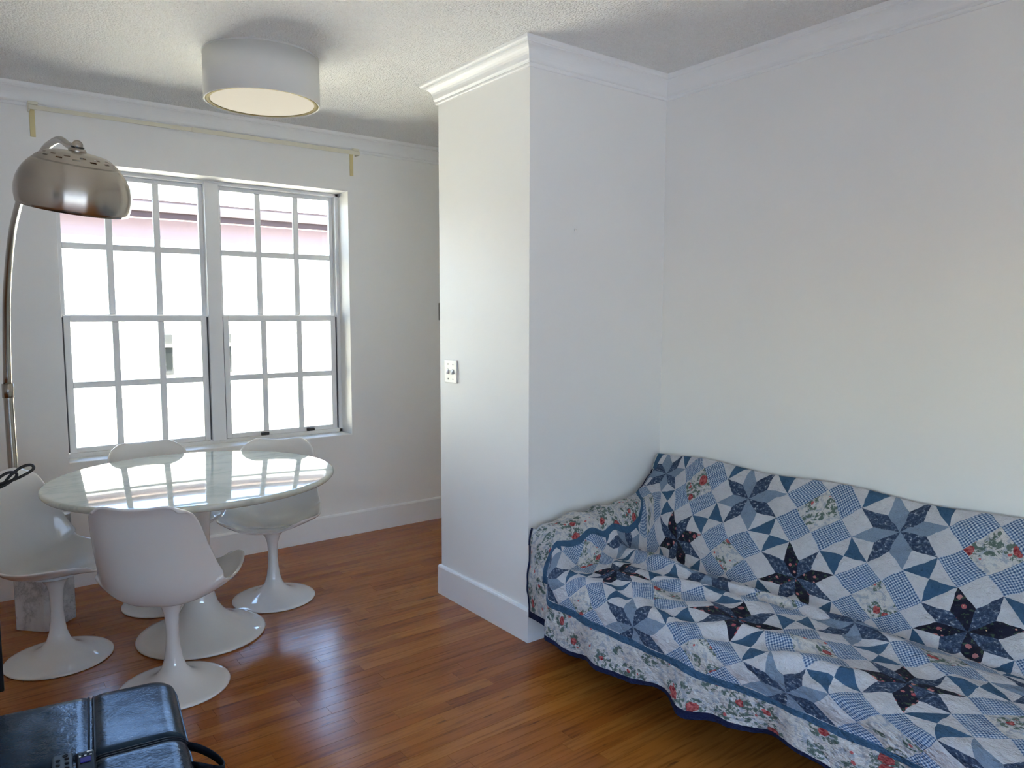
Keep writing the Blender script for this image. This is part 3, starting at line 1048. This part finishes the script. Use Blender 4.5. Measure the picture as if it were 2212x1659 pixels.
# ------------------------------------------------------------------ quilt
def m_quilt():
    t = NT('patchwork_quilt')
    uvn = t.new('ShaderNodeUVMap')
    uvn.uv_map = 'UVMap'
    uv0 = E(t, uvn.outputs[0])
    u, v, _ = t.separate(uv0)
    # slightly irregular seams
    wob = t.noise(uv0, 7.0, 2.0, 0.5, 1)
    wx, wy, _w = t.separate(wob)
    uu = u + (wx - 0.5) * 0.035
    vv = v + (wy - 0.5) * 0.035
    p = uu + vv
    q = uu - vv
    P, Q = p.round(), q.round()
    x, y = p - P, q - Q
    odd = (P + Q).mod2()
    odd = odd > 0.5
    C = 0.293
    xb = x.abs() > y.abs()
    # nearest star / floral node
    Pn = P + x.sign() * xb * odd
    Qn = Q + y.sign() * (1.0 - xb) * odd
    xn, yn = p - Pn, q - Qn
    star = (Pn.mod2()) > 0.5
    ax_, ay_ = xn.abs(), yn.abs()
    # eight pointed star: rhombus test in the first 45 degree sector
    big, sml = ax_.max(ay_), ax_.min(ay_)
    beta = sml * 1.41421
    alpha = big - sml
    dia = (beta < 0.414) * (alpha < 0.414)
    swp = ay_ > ax_
    sx = (xn > 0.0)
    sy = (yn > 0.0)
    sect = (swp + sx + sy).mod2() > 0.5
    darkrow = ((Pn - Qn) * 0.5).round().mod2() < 0.5      # v index even
    # hourglass
    cen = (x.abs() < C) * (y.abs() < C)
    Podd = P.mod2() > 0.5
    hx = xb - Podd
    hour = odd * cen
    hblue = hx.abs() > 0.5
    # floral block
    inx, iny = ax_ < C, ay_ < C
    fl_c = inx * iny
    fl_g = (inx + iny) * (1.0 - fl_c)

    # ---- cloths
    scl = t.combine(u * 0.31, v * 0.31, 0.0)     # metres
    mott = t.noise(scl, 40.0, 3.0)
    white = t.mix(mott, (0.54, 0.545, 0.58), (0.64, 0.64, 0.665))
    blue = t.mix(mott, (0.040, 0.098, 0.185), (0.060, 0.130, 0.225))
    lblue = t.mix(t.noise(scl, 220.0, 2.0), (0.16, 0.225, 0.325), (0.27, 0.345, 0.44))
    nn = t.noise(scl, 75.0, 4.0, 0.7)
    navy = t.ramp(nn, [(0.0, (0.016, 0.026, 0.056)), (0.45, (0.034, 0.054, 0.105)), (0.58, (0.085, 0.125, 0.200)), (0.66, (0.48, 0.53, 0.60))])
    # gingham, squares about six millimetres, square to the block
    gp, gq = (p * 46.0).floor().mod2(), (q * 46.0).floor().mod2()
    gs = (gp + gq) * 0.5
    ging = t.ramp(gs, [(0.0, (0.60, 0.64, 0.70)), (0.45, (0.235, 0.335, 0.48)), (0.55, (0.235, 0.335, 0.48)), (1.0, (0.050, 0.095, 0.215))])
    # roses on cream
    def floral(ground, sc, leafc):
        wv = t.noise(scl, sc * 3.0, 3.0, 0.6, 1)
        wa, wb_, _c = t.separate(wv)
        warped = t.combine(u * 0.31 + (wa - 0.5) * (0.30 / sc), v * 0.31 + (wb_ - 0.5) * (0.30 / sc), 0.0)
        vo = t.voronoi(warped, sc, rand=0.85)
        d = E(t, vo.outputs['Distance'])
        rn, gn, bn = t.separate(E(t, vo.outputs['Color']))
        size = rn * 0.14 + 0.19
        isrose = gn > 0.12
        leaf = t.noise(scl, sc * 4.2, 3.0, 0.65)
        lf = t.ramp(leaf, [(0.47, (0, 0, 0)), (0.53, (1, 1, 1))]) * (d < size + 0.26)
        lb = t.noise(t.combine(u * 0.31 + 5.3, v * 0.31, 0.0), sc * 3.4, 3.0, 0.6)
        bf = t.ramp(lb, [(0.50, (0, 0, 0)), (0.60, (1, 1, 1))])
        c = t.mix(bf * 0.65, ground, (0.27, 0.33, 0.43))
        c = t.mix(lf * 0.9, c, leafc)
        petal = t.noise(scl, sc * 7.0, 2.0)
        rose = t.mix(t.ramp(petal, [(0.35, (0, 0, 0)), (0.65, (1, 1, 1))]), (0.24, 0.018, 0.026), (0.56, 0.16, 0.15))
        c = t.mix((d < size) * isrose, c, rose)
        small = t.voronoi(warped, sc * 2.3, rand=1.0)
        sd = E(t, small.outputs['Distance'])
        sr, sg, sbb = t.separate(E(t, small.outputs['Color']))
        c = t.mix((sd < 0.20) * (sg > 0.72), c, (0.52, 0.13, 0.13))
        return c
    cream = t.mix(mott, (0.57, 0.555, 0.535), (0.66, 0.65, 0.63))
    flor = floral(cream, 14.0, (0.07, 0.125, 0.10))
    dkf = t.mix(t.noise(scl, 60.0, 2.0) > 0.60, (0.016, 0.017, 0.034), (0.050, 0.085, 0.060))
    vo2 = t.voronoi(scl, 42.0)
    d2 = E(t, vo2.outputs['Distance']) + (t.noise(scl, 150.0, 2.0) - 0.5) * 0.25
    r2_, g2_, b2_ = t.separate(E(t, vo2.outputs['Color']))
    dkf = t.mix(d2 < r2_ * 0.42 + 0.02, dkf, t.mix(g2_, (0.36, 0.07, 0.09), (0.58, 0.27, 0.26)))
    dkf = t.mix((d2 < 0.10) * (b2_ > 0.5), dkf, (0.60, 0.45, 0.30))

    # ---- compose
    tipA = t.mix(darkrow, lblue, dkf)
    starc = t.mix(sect, navy, tipA)
    starc = t.mix(dia, white, starc)
    florc = t.mix(fl_g, white, ging)
    florc = t.mix(fl_c, florc, flor)
    c = t.mix(star, florc, starc)
    c = t.mix(hour, c, t.mix(hblue, white, blue))
    # borders
    FU, FV = -0.30, 5.22
    field = (u > FU) * (v < FV)
    strip = (u > FU - 0.10) * (v < FV + 0.11)
    c = t.mix(field, blue, c)
    c = t.mix(strip, floral(cream, 11.5, (0.075, 0.13, 0.11)), c)
    inner = (u > -1.22) * (v < 5.82)
    c = t.mix(inner, (0.016, 0.020, 0.060), c)
    # quilted puckers
    pk = t.noise(scl, 26.0, 4.0, 0.6)
    pk2 = t.noise(scl, 75.0, 3.0, 0.6)
    seam = ((x.abs() - C).abs()).min((y.abs() - C).abs())
    sm = t.ramp(seam, [(0.0, (0, 0, 0)), (0.10, (1, 1, 1))])
    nrm = t.bump(pk * 1.0 + pk2 * 0.45 + sm * 0.22, 1.0, 0.026)
    return t.principled(c, 0.9, 0, 0.15, nrm)


M_QUILT = m_quilt()
M_BACKING = simple('quilt_backing_navy', (0.016, 0.018, 0.045), 0.9)

# cross sections (X, z, v): over seat and over armrest
SEAT_SEC = [(2.928, 0.60, -0.10), (2.925, 0.74, 0.25), (2.905, 0.800, 0.50), (2.865, 0.780, 0.66), (2.795, 0.690, 1.02), (2.70, 0.575, 1.52), (2.605, 0.475, 2.00),
            (2.525, 0.420, 2.40), (2.465, 0.424, 2.75), (2.405, 0.440, 3.04), (2.28, 0.438, 3.55), (2.165, 0.436, 4.00), (2.05, 0.432, 4.42),
            (1.975, 0.418, 4.72), (1.938, 0.378, 4.95), (1.925, 0.325, 5.22), (1.918, 0.235, 5.55), (1.915, 0.140, 5.90)]
ARM_SEC = [(2.928, 0.60, -0.10), (2.925, 0.74, 0.25), (2.905, 0.795, 0.50), (2.875, 0.775, 0.66), (2.820, 0.715, 1.02), (2.755, 0.655, 1.45), (2.690, 0.618, 1.85),
           (2.62, 0.604, 2.20), (2.54, 0.600, 2.58), (2.46, 0.598, 2.95), (2.34, 0.595, 3.50), (2.23, 0.590, 3.95), (2.14, 0.582, 4.25),
           (2.08, 0.560, 4.48), (2.052, 0.505, 4.75), (2.048, 0.42, 5.05), (2.046, 0.28, 5.46), (2.045, 0.125, 5.90)]
FOLDS = [(2.36, 2.30, 2.44, 1.35, 0.028, 0.026), (2.22, 2.30, 2.30, 1.75, 0.030, 0.020), (2.02, 1.62, 2.20, 1.22, 0.035, 0.022),
         (2.00, 1.34, 2.10, 1.05, 0.030, 0.024), (2.12, 2.05, 2.00, 1.75, 0.030, 0.018), (2.46, 1.30, 2.30, 0.85, 0.035, 0.020)]
NS, NTT = 250, 260
YL, YR = 2.574, 0.42


def qy(s):
    return YL - (YL - YR) * s


verts, uvs, faces = [], [], []
for i in range(NS + 1):
    s = i / NS
    Y = qy(s)
    w = sstep(2.27, 2.44, Y)
    for j in range(NTT + 1):
        t = j / NTT
        a = catmull(SEAT_SEC, t)
        b = catmull(ARM_SEC, t)
        X = a[0] + (b[0] - a[0]) * w
        Z = a[1] + (b[1] - a[1]) * w
        V = a[2] + (b[2] - a[2]) * w
        front = sstep(4.6, 5.2, V)
        # the front bows out and runs slightly skew
        X += front * (0.045 * sstep(1.9, 0.9, Y)) * (1 - w)
        if V > 5.2:
            hz = 0.012 * math.sin(Y * 11.0 + 0.6) + 0.008 * math.sin(Y * 23.0) + 0.050 * sstep(1.9, 0.9, Y) + 0.02 * sstep(2.3, 2.0, Y)
            Z += hz * (V - 5.2) / 0.7 * (1 - w)
            X += (0.022 * math.sin(Y * 15.0 + 1.0) + 0.013 * math.sin(Y * 31.0)) * (V - 5.2) / 0.7 * (1 - 0.8 * w)
        # left edge rolls off the end
        roll_ = sstep(2.52, 2.574, Y)
        if 0.5 < V < 4.6:
            Z -= 0.045 * roll_ * sstep(0.5, 0.9, V)
        # soft folds
        n1 = noise.noise(Vector((X * 5.0, Y * 4.0, Z * 5.0)))
        n2 = noise.noise(Vector((X * 13.0 + 3, Y * 9.0, Z * 13.0)))
        n3 = noise.noise(Vector((X * 30.0 + 3, Y * 26.0, Z * 30.0)))
        seatw = sstep(2.1, 2.8, V) * (1 - sstep(4.5, 5.0, V))
        amp = 0.012 + 0.014 * seatw
        back_w = 1 - sstep(2.0, 2.6, V)
        n4 = noise.noise(Vector((X * 22.0 + 9, Y * 60.0, Z * 22.0)))
        dn = amp * n1 + 0.008 * n2 + 0.0034 * n3 + 0.0016 * n4
        # long pulled folds running from the armrest along the crease
        dn += seatw * 0.012 * math.sin((V - 2.4) * 9.0 + Y * 3.0 + n1 * 2.0) * sstep(1.0, 1.8, Y)
        # pressed-in folds on the seat: (x0, y0, x1, y1, width, height)
        for fx0, fy0, fx1, fy1, fw, fh in FOLDS:
            ex, ey = fx1 - fx0, fy1 - fy0
            el = math.hypot(ex, ey)
            ft = ((X - fx0) * ex + (Y - fy0) * ey) / (el * el)
            if -0.25 < ft < 1.25:
                fd = ((X - fx0) * ey - (Y - fy0) * ex) / el
                fd += 0.012 * math.sin(ft * 7.0 + fx0 * 9)
                env = sstep(-0.25, 0.15, ft) * (1 - sstep(0.85, 1.25, ft))
                prof_ = math.exp(-(fd / fw) ** 2) - 0.55 * math.exp(-((fd - 1.6 * fw) / (0.8 * fw)) ** 2)
                dn += fh * env * prof_ * seatw
        dn -= 0.020 * math.exp(-((V - 2.45 - 0.1 * math.sin(Y * 5)) / 0.10) ** 2) * (1 - w)
        if V < 0.9:
            dn *= sstep(0.3, 0.9, V)
            Z += 0.008 * math.sin(Y * 9.0) * sstep(0.0, 0.4, V)
        if front > 0 and V > 4.9:
            X -= max(dn, -0.004)
        else:
            Z += dn * (0.75 if back_w < 0.5 else 0.6)
            X -= dn * 0.5 * back_w
        # pattern coordinate along the sofa
        ub = interp(-Y, [-2.574, -2.45, -2.25, -1.948, -1.605, -1.286, -0.971, -0.42], [-0.42, 0.0, 0.95, 2.0, 3.03, 4.02, 5.01, 6.72])
        us = interp(-Y, [-2.574, -2.50, -2.42, -2.30, -2.128, -1.83, -1.54, -1.25, -0.96, -0.42], [-1.30, -1.00, -0.68, 0.00, 1.00, 2.1, 3.0, 4.0, 5.0, 6.86])
        uf = interp(-Y, [-2.574, -2.50, -2.40, -2.30, -2.1, -1.83, -1.54, -1.25, -0.96, -0.42], [-0.95, -0.48, -0.20, 0.20, 1.0, 1.95, 2.9, 3.85, 4.8, 6.6])
        kb = sstep(2.6, 1.6, V)
        kf = sstep(4.4, 5.2, V)
        U = ub * kb + (us * (1 - kf) + uf * kf) * (1 - kb)
        U += 0.05 * noise.noise(Vector((Y * 5.0, V * 1.6, 3.0)))
        V += 0.05 * noise.noise(Vector((Y * 6.0, V * 1.8, 7.0)))
        if i <= 1 and V > 0.8:
            U = -1.45
        verts.append((min(X, 2.932), min(Y + 0.0, 2.585), Z))
        uvs.append((U, V))
for i in range(NS):
    for j in range(NTT):
        a = i * (NTT + 1) + j
        faces.append((a, a + 1, a + NTT + 2, a + NTT + 1))
qroot = mesh('patchwork_quilt', verts, faces, M_QUILT, None, True)
tag(qroot, 'blue and white patchwork quilt with stars and floral border draped over the sofa', 'quilt')
me = qroot.data
uvl = me.uv_layers.new(name='UVMap')
buf = []
for lp in me.loops:
    buf += uvs[lp.vertex_index]
uvl.data.foreach_set('uv', buf)
me.materials.append(M_BACKING)
md = qroot.modifiers.new('thick', 'SOLIDIFY')
md.thickness = 0.010
md.offset = -1.0
md.material_offset = 1
md.material_offset_rim = 1
